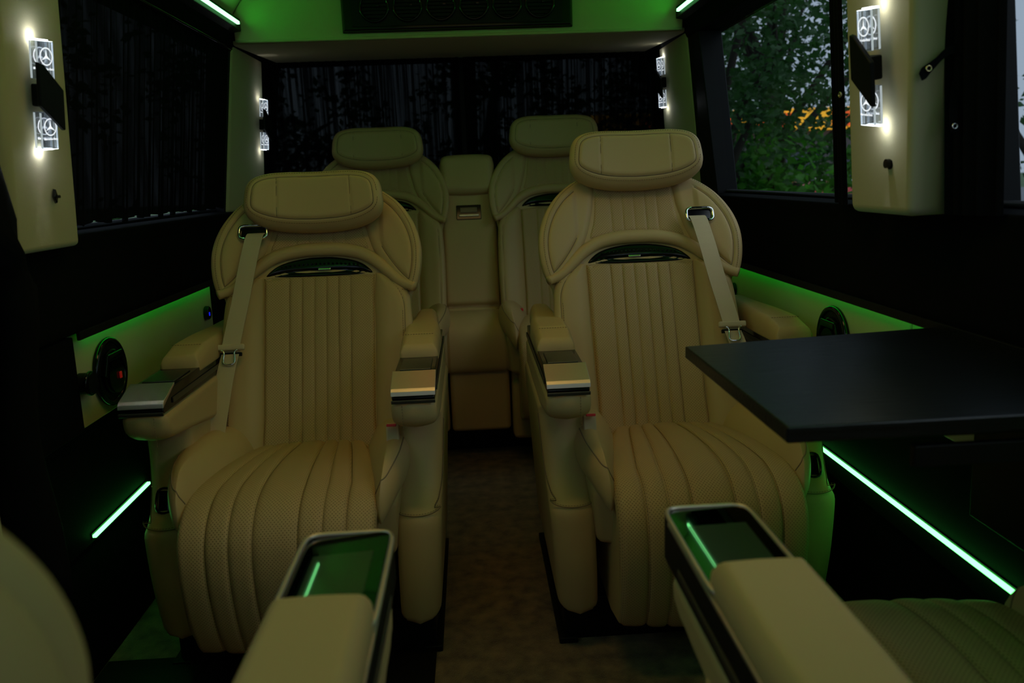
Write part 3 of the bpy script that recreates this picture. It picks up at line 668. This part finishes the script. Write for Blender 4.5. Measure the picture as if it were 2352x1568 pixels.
for x, z in ((.735, .768), (.690, .762)):
    bm = bmesh.new(); bmesh.ops.create_cone(bm, segments=12, radius1=.004, radius2=.003, depth=.004, cap_ends=True)
    bmesh.ops.rotate(bm, verts=bm.verts, matrix=Matrix.Rotation(pi / 2, 3, 'X')); bmesh.ops.translate(bm, verts=bm.verts, vec=tp(x, .910, z)); from_bm('bolt', bm, brushed, tb)

# ================================================================== SIDE SPEAKERS AND BUTTONS
def disc(name, r, d, m, parent, loc=(0, 0, 0), r2=None, seg=32):
    bm = bmesh.new(); bmesh.ops.create_cone(bm, segments=seg, radius1=r, radius2=r if r2 is None else r2, depth=d, cap_ends=True)
    bmesh.ops.rotate(bm, verts=bm.verts, matrix=Matrix.Rotation(pi / 2, 3, 'Y')); bmesh.ops.translate(bm, verts=bm.verts, vec=loc)
    return from_bm(name, bm, m, parent, smooth=False)
def ringx(name, r, rt_, m, parent, x=0.):
    return tube(name, [(x, r * cos(a), r * sin(a)) for a in np.linspace(0, 2 * pi, 40, endpoint=False)], rt_, m, parent, 8, closed=True, nrm=(1, 0, 0))
for s, side in ((-1, 'left'), (1, 'right')):
    sp = thing('cup_holder', 'round black recessed cup holder on the %s side panel' % side, 'cup holder', (s * .880, 1.925 if s < 0 else 1.90, .70))
    i = -s
    ringx('outer_ring', .075, .008, black_gloss, sp, i * .004); disc('recess', .073, .006, black_plastic, sp, (i * .003, 0, 0))
    ringx('inner_ring', .05, .004, black_gloss, sp, i * .010)
    disc('hub', .040, .016, black_gloss, sp, (i * .010, 0, -.012))
    box('flap', (i * .014, 0, .038), (.016, .075, .018), black_gloss, sp, .003)
    for k in (-1, 1): box('clip', (i * .012, k * .045, .02), (.014, .010, .05), black_gloss, sp, .002, Matrix.Rotation(k * .5, 3, 'X'))
    box('red_marker', (i * .021, .012, -.012), (.003, .010, .016), red_led, sp, .001)
    bt = thing('blue_button', 'small round blue lit button at the rear end of the %s panel' % side, 'button', (s * .880, 2.66, .72))
    disc('button_housing', .022, .010, black_plastic, bt, (i * .004, 0, 0)); ringx('chrome_ring', .017, .003, black_gloss, bt, i * .010); box('lamp', (i * .011, 0, -.004), (.003, .007, .012), blue_led, bt, .001)
kn = thing('round_latch', 'black round latch at the near end of the left beige panel', 'latch', (-.88, 1.785, .705)); disc('cap', .024, .03, black_plastic, kn, (.012, 0, 0)); ringx('collar', .024, .004, black_gloss, kn, .020)

# ================================================================== COOLING UNIT
ac = thing('air_vent_unit', 'black ceiling air vent unit with six round vents on the green lit shelf', 'air vent', (-.01, 2.978, 1.688))
loft('housing', [(-.402, 0, -.062), (.402, 0, -.062), (.402, 0, .10), (-.402, 0, .10)], [(-.392, -.022, -.054), (.392, -.022, -.054), (.392, -.022, .092), (-.392, -.022, .092)], black_gloss, ac, .004)
loft('recess_panel', [(-.345, -.020, -.042), (.345, -.020, -.042), (.345, -.020, .085), (-.345, -.020, .085)], [(-.365, -.026, -.045), (.365, -.026, -.045), (.365, -.026, .088), (-.365, -.026, .088)], black_plastic, ac, .002)
for k in range(6):
    x = -.285 + k * .114; c = Vector((x, -.030, .018))
    rg = tube('vent', [(c.x + .048 * cos(a), c.y, c.z + .048 * sin(a)) for a in np.linspace(0, 2 * pi, 36, endpoint=False)], .0045, black_gloss, ac, 8, closed=True, nrm=(0, 1, 0))
    for j in range(-3, 4):
        L_ = sqrt(max(0, .043 ** 2 - (j * .012) ** 2)); box('vane', (c.x, c.y + .002, c.z + j * .012), (2 * L_, .010, .002), black_plastic, rg, 0)
    box('vent_knob', (c.x + .012, c.y - .006, c.z + .002), (.012, .010, .008), black_gloss, rg, .002)

# ================================================================== SCONCES WITH ENGRAVED ACRYLIC
def engraving_mesh():
    V = []; Fc = []
    def ringf(r0, r1, n=28):
        i0 = len(V)
        for k in range(n):
            a = 2 * pi * k / n; V.append((r0 * cos(a), r0 * sin(a))); V.append((r1 * cos(a), r1 * sin(a)))
        for k in range(n): a = i0 + 2 * k; b = i0 + 2 * ((k + 1) % n); Fc.append((a, a + 1, b + 1, b))
    ringf(.0138, .0158)
    i0 = len(V); V.append((0, 0))
    for k in range(3):
        a = pi / 2 + 2 * pi * k / 3; V.append((.0138 * cos(a), .0138 * sin(a))); a2 = a + pi / 3; V.append((.0022 * cos(a2), .0026 * sin(a2)))
    for k in range(3): Fc.append((i0, i0 + 1 + 2 * k, i0 + 2 + 2 * k)); Fc.append((i0, i0 + 2 + 2 * k, i0 + 1 + (2 * k + 2) % 6))
    return V, Fc
cu = bpy.data.curves.new('lettering', 'FONT'); cu.body = 'Mercedes-Benz'; cu.size = .0056; cu.align_x = 'CENTER'; cu.align_y = 'CENTER'; cu.resolution_u = 2; cu.offset = .00018
tmp = bpy.data.objects.new('lettering', cu); COL.objects.link(tmp); bpy.context.view_layer.update()
tm = bpy.data.meshes.new_from_object(tmp.evaluated_get(bpy.context.evaluated_depsgraph_get())); TV = [tuple(v.co) for v in tm.vertices]; TF = [tuple(p.vertices) for p in tm.polygons]
bpy.data.objects.remove(tmp); bpy.data.curves.remove(cu); bpy.data.meshes.remove(tm)
EV, EF = engraving_mesh()
def sconce(label, s, y, z, x, lean_, tiltx=0., sc=1.0, power=.05, yaw_=.22):
    """s: side of the cabin; plates stand 3 cm off the pillar and face the aisle"""
    t = thing('wall_sconce', label, 'wall light', (s * x, y, z), 0, 'lit acrylic wall lights'); t.scale = (sc,) * 3
    i = -s; t.rotation_euler = (tiltx, s * -lean_, s * yaw_)
    for k in (1, -1):
        zc = k * .062
        for nm, dx, dyy in (('front_plate', .022, 0.0), ('ghost_image_plate', .009, .0)):  # rear plate and its emblem stand in for the acrylic's refracted double image
            p = box(nm, (i * dx, dyy, zc), (.005, .039, .066), acrylic, t, .0006)
            em = [(i * (dx + .0029), dyy + (-i) * a * -1, zc + .007 + b) for a, b in EV]
            o = mesh('emblem', em, EF, engraved, p, smooth=False)
            tx = [(i * (dx + .0029), dyy + i * a, zc + .007 - .0215 + b) for a, b, c in TV]
            mesh('lettering', tx, TF, engraved, p, smooth=False)
            for ey in (-1, 1): box('lit_edge', (i * dx, dyy + ey * .0197, zc), (.0036, .0004, .064), edge_glow, p, 0)
            box('lit_edge', (i * dx, dyy, zc + k * .0334), (.0036, .039, .0005), led_white, p, 0)
        l = bpy.data.lights.new('sconce_light', 'POINT'); l.energy = power; l.color = (.86, .94, 1.0); l.shadow_soft_size = .003
        lo = bpy.data.objects.new('sconce_light', l); lo.parent = t; lo.location = (i * .007, 0, zc + k * .039); COL.objects.link(lo)
        sl = bpy.data.lights.new('sconce_beam', 'SPOT'); sl.energy = power * 5; sl.color = (.90, .95, 1.0); sl.spot_size = radians(34); sl.spot_blend = .5; sl.shadow_soft_size = .002
        so_ = bpy.data.objects.new('sconce_beam', sl); so_.parent = t; so_.location = (i * .007, 0, zc + k * .030 + k * .008); so_.rotation_euler = (pi if k > 0 else 0, i * k * radians(8), 0); COL.objects.link(so_)
        box('led_chip', (i * .011, 0, zc + k * .0352), (.006, .040, .002), led_white, t, 0)
    d = i
    # slanting black clamp that holds both plates
    yy = .031
    P2 = [(-yy, .060), (-yy + .012, .057), (yy, .012), (yy, -.062), (yy - .004, -.062), (-yy, -.016)]
    if s > 0: P2 = [(-a, b) for a, b in P2]
    loft('clamp', [(i * .026, a, b) for a, b in P2], [(i * .034, a * .96, b * .97) for a, b in P2], black_plastic, t, .002, 2)
    box('bracket', (i * .013, 0, 0), (.024, .030, .04), black_plastic, t, .003)
    return t
ln = .165
sconce('lit acrylic wall light with star emblems on the left pillar', -1, 1.585, 1.300, .785, ln, tiltx=.08, power=.07)
sconce('lit acrylic wall light with star emblems on the right pillar', 1, 1.415, 1.282, .712, .17, tiltx=.12, power=.07, yaw_=.10)
sconce('small lit acrylic light on the rear left corner pillar', -1, 3.36, 1.36, .815, .08, power=.025)
sconce('small lit acrylic light on the rear right corner pillar', 1, 3.36, 1.47, .812, .06, power=.025)
# ================================================================== CURTAINS
def curtain(name, label, fn, n, nz, z0, z1, m, amp, scallop=0., group=None, thick=.0015):
    """fn(t, z) gives base x,y and outward normal; pleats ride on it"""
    V = []; Fc = []; ph = random.random() * 6
    for i in range(n):
        t = i / (n - 1)
        wv = amp * (sin(t * n * .55 + ph) + .5 * sin(t * n * .23 + 2 * ph) + .3 * noise.noise((t * 40, 0, ph)))
        for j in range(nz):
            u = j / (nz - 1); zb = z0 + scallop * (.5 + .5 * sin(t * n * .16 + ph) + noise.noise((t * 30, 1, 0)))
            z = zb + (z1 - zb) * u; x, y, nx, ny = fn(t, z); k = wv * (1 - .35 * u); V.append((x + nx * k, y + ny * k, z))
    for i in range(n - 1):
        for j in range(nz - 1): a = i * nz + j; Fc.append((a, a + nz, a + nz + 1, a + 1))
    o = mesh(name, V, Fc, m); tag(o, label, 'curtain', 'black window curtains')
    return o
curtain('window_curtain', 'long closed black pleated curtain over the left side window', lambda t, z: (-(wall_x(z) + .004), 1.74 + t * 1.27, 1, 0), 420, 12, 1.046, 1.60, curtain_sheer, .006, .010)
curtain('rear_curtain', 'closed black pleated curtain over the left rear door window', lambda t, z: (-.88 + t * .86, 3.64, 0, -1), 300, 12, 1.02, 1.635, rear_sheer, .007)
curtain('rear_curtain', 'closed black pleated curtain over the right rear door window', lambda t, z: (.0 + t * .88, 3.64, 0, -1), 300, 12, 1.02, 1.635, rear_sheer, .007)
curtain('window_curtain', 'narrow gathered black curtain with a snap on the far side of the right pillar', lambda t, z: (.85 - .13 * (z - 1.03) - .07 * t, 1.86 - .20 * t - .12 * (z - 1.03) * (1 - 0 * t) , 1, .4), 60, 12, 1.036, 1.63, curtain_black, .006)
curtain('window_curtain', 'wide gathered black curtain between the right pillar and the near window', lambda t, z: (.862 - .135 * (z - 1.03) - .035 * sin(pi * t), 1.275 + .15 * t - .10 * (z - 1.03), 1, -.3), 80, 12, 1.028, 1.63, curtain_black, .007)
cb = []
for k in range(24):
    z = .35 + k * .06; cb.append((-.845 + .10 * max(0, z - 1.0) - .02 * sin(k * .5), 1.455 - .10 * max(0, z - 1.0) + .012 * sin(k * .8) + (.0 if z > .95 else .02), min(z, 1.66)))
o = tube('door_curtain', cb, [.040 + .010 * sin(k * .6) for k in range(24)], curtain_black, seg=14); tag(o, 'rolled black curtain bundle hanging at the left frame edge beside the pillar', 'curtain')
rl = tube('curtain_rail', [(-wall_x(1.6) + .004, y, 1.592) for y in np.linspace(1.72, 3.0, 8)], .005, black_gloss, seg=8); tag(rl, 'thin black rail above the closed left window curtain', 'curtain rail')
# snaps, straps and fittings on the right pillar
def snap(t, loc, r=.006, m=chrome, axis='X'):
    ringp = [(loc[0] + (0 if axis == 'X' else r * cos(a)), loc[1] + (r * cos(a) if axis == 'X' else 0), loc[2] + r * sin(a)) for a in np.linspace(0, 2 * pi, 20, endpoint=False)]
    tube('snap_ring', ringp, r * .35, m, t, 6, closed=True, nrm=(1, 0, 0) if axis == 'X' else (0, 1, 0))
brass = mat('brass', (.6, .5, .25), .25, metal=1)
st = thing('tie_strap', 'black curtain strap curling over the right pillar with a brass snap', 'strap', (.77, 1.33, 1.28))
sp_ = cr([(.060, .000, .018), (.030, -.012, .016), (.004, -.016, .010), (-.018, -.017, -.008), (-.030, -.016, -.019), (-.038, -.015, -.028)], 6, closed=False)
ribbon('strap_band', sp_, (-.45, 0, .89), list(np.linspace(.022, .010, 16)) + list(np.linspace(.010, .018, 10)) + list(np.linspace(.018, .012, len(sp_) - 26)), .0015, curtain_black, st)
snap(st, (-.027, -.0185, -.0155), .0042, brass, 'Y')
st = thing('tie_strap', 'black strap end hanging down the edge of the right pillar with a snap', 'strap', (.80, 1.33, 1.22))
sp_ = cr([(.004, .0, .045), (-.004, -.006, .01), (-.006, -.010, -.03), (-.003, -.012, -.055)], 6, closed=False)
ribbon('strap_band', sp_, (.99, -.1, 0), .013, .0015, curtain_black, st); snap(st, (-.004, -.013, -.046), .004, chrome, 'Y')
cs_ = thing('curtain_snap', 'small brass snap on the gathered curtain by the right pillar', 'snap', (.742, 1.615, 1.254)); snap(cs_, (-.004, 0, 0), .0045, brass); disc('snap_centre', .003, .003, brass, cs_, (-.002, 0, 0), seg=12)
bt = thing('pillar_button', 'black round button low on the right pillar below the light', 'button', (.748, 1.425, 1.118)); disc('cap', .008, .010, black_gloss, bt, (-.004, 0, 0), seg=20); disc('base', .010, .003, black_plastic, bt, (0, 0, 0), seg=20)
hk = thing('pillar_hook', 'small black diamond hook low on the left pillar below the light', 'hook', (-.808, 1.64, 1.115))
loft('hook_plate', [(0, -.007, 0), (0, 0, -.014), (0, .007, 0), (0, 0, .016)], [(.006, -.006, 0), (.006, 0, -.012), (.006, .006, 0), (.006, 0, .014)], black_gloss, hk, .0006, 1)
disc('hook_pin', .003, .012, black_gloss, hk, (.006, 0, 0), seg=12)

# small warm lamp further back on the roof, over the aisle
rl2 = thing('aisle_lamp', 'small orange tinted lamp on the cabin roof over the rear aisle', 'ceiling lamp', (0, 2.45, 1.885)); box('housing', (0, 0, 0), (.42, .13, .02), black_plastic, rl2, .004); box('diffuser', (0, 0, -.011), (.40, .11, .006), mat('amber_diffuser', (.8, .5, .3), .5, emit=(1, .42, .22), es=.9), rl2, .002)
area('aisle_lamp_light', (0, 2.45, 1.868), (0, -.15, -1), .38, .10, .22, (1.0, .36, .10), 130)
rl3 = thing('added_fill_lamp', 'added pale rectangular fill lamp on the roof behind the photographer', 'ceiling lamp', (.15, -.40, 1.895)); box('housing', (0, 0, 0), (.54, .24, .02), black_plastic, rl3, .004); box('diffuser', (0, 0, -.011), (.50, .20, .006), lamp_glow, rl3, .002)  # unseen body added to go with the fill light over the near seats
# roof lamp body (above the photographer)
rlp = thing('roof_lamp', 'warm rectangular lamp on the cabin roof above the aisle', 'ceiling lamp', (0, 1.38, 1.885)); box('housing', (0, 0, 0), (.64, .29, .02), black_plastic, rlp, .004); box('diffuser', (0, 0, -.011), (.60, .25, .006), lamp_glow, rlp, .002)

# ================================================================== OUTSIDE
GZ = -.75
asphalt = add_noise(mat('asphalt', (.16, .17, .19), .8), 3, .2, colvar=((.13, .14, .16), (.2, .21, .23)))
grass = add_noise(mat('grass', (.05, .11, .03), .9), 2, .3, colvar=((.03, .07, .02), (.09, .16, .05)))
bark = add_noise(mat('bark', (.035, .028, .022), .9), 20, .5)
def leafmat(nm, c, tr=.35):
    m = mat(nm, c, .55, spec=.3); n, l, b = nodes(m); out = n['Material Output']
    tl = n.new('ShaderNodeBsdfTranslucent'); tl.inputs[0].default_value = (c[0] * 1.3, c[1] * 1.6, c[2], 1); mx = n.new('ShaderNodeMixShader'); mx.inputs[0].default_value = tr
    l.new(b.outputs[0], mx.inputs[1]); l.new(tl.outputs[0], mx.inputs[2]); l.new(mx.outputs[0], out.inputs[0]); return m
leaf_dark = leafmat('dark_leaf', (.035, .095, .03)); leaf_mid = leafmat('mid_leaf', (.07, .24, .03), .5)
g = box('ground', (0, 20, GZ - .05), (160, 160, .1), grass, None, 0); struct(g)
rd = box('road', (22, 30, GZ + .01), (26, 150, .04), asphalt, None, 0); struct(rd)
def leaves(name, pts, size, m, parent, droop=0.):
    N = len(pts); V = np.empty((N, 5, 3)); 
    d = rng.normal(size=(N, 3)); d[:, 2] = d[:, 2] * .5 - .3 - droop; d /= np.linalg.norm(d, axis=1)[:, None]
    s = np.cross(d, rng.normal(size=(N, 3))); s /= np.linalg.norm(s, axis=1)[:, None]; nn = np.cross(d, s)
    L_ = size * rng.uniform(.6, 1.3, N)[:, None]; P = np.array(pts)
    V[:, 0] = P; V[:, 1] = P + d * L_ * .45 + s * L_ * .28 + nn * L_ * .05; V[:, 2] = P + d * L_; V[:, 3] = P + d * L_ * .45 - s * L_ * .28 + nn * L_ * .05; V[:, 4] = P + d * L_ * .5
    i = np.arange(N)[:, None] * 5; f = np.concatenate([i + np.array([[0, 1, 4]]), i + np.array([[1, 2, 4]]), i + np.array([[2, 3, 4]]), i + np.array([[3, 0, 4]])])
    return stuff(mesh(name, V.reshape(-1, 3), f, m, parent, smooth=False))
def tree(label, x, y, h, blobs, n, size, m, group=None, cat='tree', droop=0.):
    t = thing('leafy_tree' if cat == 'tree' else 'bush', label, cat, (x, y, GZ), 0, 'trees and bushes outside')
    tube('trunk', cr([(0, 0, 0), (.1, .05, h * .3), (-.05, .1, h * .6), (.1, 0, h * .9)], 4, closed=False), np.linspace(.13, .04, 13), bark, t, 8)
    pts = []
    wts = np.array([b[3] ** 2 for b in blobs]); wts = wts / wts.sum()
    for (bx, by, bz, br), wv in zip(blobs, wts):
        k = int(n * wv); ctr = np.array((bx, by, bz))
        e = rng.normal(size=(max(3, int(br * 5)), 3)); e /= np.linalg.norm(e, axis=1)[:, None]
        tube('branch', cr([(0, 0, max(.3, bz * .6)), tuple(ctr * .6 + np.array((0, 0, bz * .3))), tuple(ctr)], 4, closed=False), np.linspace(.05, .012, 9), bark, t, 6)
        # twigs: leaves crowd along short lines inside each blob
        nt_ = max(8, k // 26)
        for q_ in range(nt_):
            a = ctr + rng.normal(size=3) * br * .42; v = rng.normal(size=3) * br * .28; v[2] -= droop * br * .3
            kk = k // nt_; pts.append(a + v * rng.uniform(0, 1, (kk, 1)) + rng.normal(size=(kk, 3)) * size * .7)
    leaves('foliage', np.concatenate(pts), size, m, t, droop)
    return t
def blobs(nb, sx, sy, z0, z1, r0, r1): return [(random.uniform(-sx, sx), random.uniform(-sy, sy), random.uniform(z0, z1), random.uniform(r0, r1)) for _ in range(nb)]
tree('dark leafy tree filling the upper part of the right window', 3.4, 9.0, 5.0, blobs(16, 1.7, 1.2, 2.0, 5.0, .8, 1.2), 15000, .085, leaf_dark)
tree('smaller leafy tree close outside the left part of the right window', 2.15, 7.2, 4.0, blobs(9, .6, .7, 1.2, 4.2, .5, .8), 6000, .075, leaf_dark)
tree('low bright green bush at the bottom of the right window', 3.0, 7.6, 1.9, blobs(11, 1.2, .4, .7, 1.95, .4, .6), 5200, .105, leaf_mid, cat='bush')
tree('bare branched tree with drooping leaves outside the near right window', 5.9, 8.2, 5.5, blobs(8, 1.2, 1.2, 2.4, 5.2, .5, .9), 2600, .085, leaf_mid, droop=.7)
tree('distant tree behind the shop building', 12, 42, 9, blobs(10, 4, 2, 3, 9, 1.6, 2.4), 3500, .4, leaf_dark)
tree('dark tree outside the closed left window', -4.2, 4.5, 4.5, blobs(12, 1.2, 2.4, 1.2, 4.0, .8, 1.2), 4500, .12, leaf_dark)
tree('dark tree behind the left rear door', -2.4, 9.5, 4.5, blobs(10, 1.5, 1.0, 1.2, 4.4, .7, 1.1), 4500, .12, leaf_dark)
tree('dark tree behind the rear doors in the middle', .3, 9.5, 3.5, blobs(10, .9, 1.0, .6, 2.9, .7, 1.0), 4500, .12, leaf_dark)
# shop building with lit yellow band
bd = thing('shop_building', 'distant dark shop with a lit yellow and orange sign band', 'building', (12.5, 34, GZ))
brick = mat('dark_wall', (.10, .09, .09), .8); yel = mat('yellow_sign', (.8, .45, .02), .6, emit=(1, .42, .02), es=.55); org = mat('orange_sign', (.7, .12, .02), .6, emit=(1, .10, .01), es=.55); wlit = mat('shop_window', (.05, .06, .08), .1)
box('wall', (0, 3, 2.1), (16, 6, 4.2), brick, bd, .02)
box('sign_band', (0, -.1, 3.75), (16.2, .3, .9), yel, bd, .02)
for x in (-4.6, -2.2, .3, 3.4, 5.9): box('sign_panel', (x, -.27, 3.72), (1.5, .06, .6), org, bd, .01)
for x in np.arange(-6.5, 7, 2.6):
    f = box('window', (float(x), -.05, 1.6), (1.9, .12, 1.8), black_plastic, bd, .02); box('pane', (float(x), -.13, 1.6), (1.75, .03, 1.65), wlit, f, 0)
def car(label, x, y, rz, m):
    t = thing('car', label, 'car', (x, y, GZ), rz, 'parked cars')
    body = [(-2.1, .35), (-2.15, .7), (-1.9, .88), (-1.2, .95), (1.0, .95), (1.9, .85), (2.1, .65), (2.1, .35)]
    loft('body', [(a, -.85, b) for a, b in body], [(a, .85, b) for a, b in body], m, t, .06, 3)
    cab = [(-1.7, .92), (-1.35, 1.38), (.1, 1.45), (.95, .92)]
    loft('cabin', [(a, -.78, b) for a, b in cab], [(a, .78, b) for a, b in cab], m, t, .05, 3)
    for s in (-1, 1):
        wn = [(-1.45, .97), (-1.22, 1.30), (.02, 1.36), (.70, .97)]
        loft('side_window', [(a, s * .775, b) for a, b in wn], [(a, s * .79, b) for a, b in wn], black_gloss, t, .005, 1)
        for wx in (-1.35, 1.3):
            bm = bmesh.new(); bmesh.ops.create_cone(bm, segments=24, radius1=.33, radius2=.33, depth=.2, cap_ends=True); bmesh.ops.rotate(bm, verts=bm.verts, matrix=Matrix.Rotation(pi / 2, 3, 'X')); bmesh.ops.translate(bm, verts=bm.verts, vec=(wx, s * .78, .33)); w_ = from_bm('wheel', bm, black_plastic, t, smooth=False)
            bm = bmesh.new(); bmesh.ops.create_cone(bm, segments=16, radius1=.2, radius2=.18, depth=.04, cap_ends=True); bmesh.ops.rotate(bm, verts=bm.verts, matrix=Matrix.Rotation(pi / 2, 3, 'X')); bmesh.ops.translate(bm, verts=bm.verts, vec=(wx, s * .89, .33)); from_bm('wheel_rim', bm, brushed, w_, smooth=False)
        box('tail_light', (-2.13, s * .62, .72), (.06, .32, .14), red_plastic, t, .01); box('headlight', (2.06, s * .6, .68), (.08, .3, .12), brushed, t, .01)
    return t
car('red car parked on the road beyond the bush', 9.6, 22.0, radians(75), mat('red_paint', (.5, .03, .03), .3, coat=.5))
car('white car parked on the road beside the red car', 12.6, 27.5, radians(68), mat('white_paint', (.7, .72, .75), .3, coat=.5))
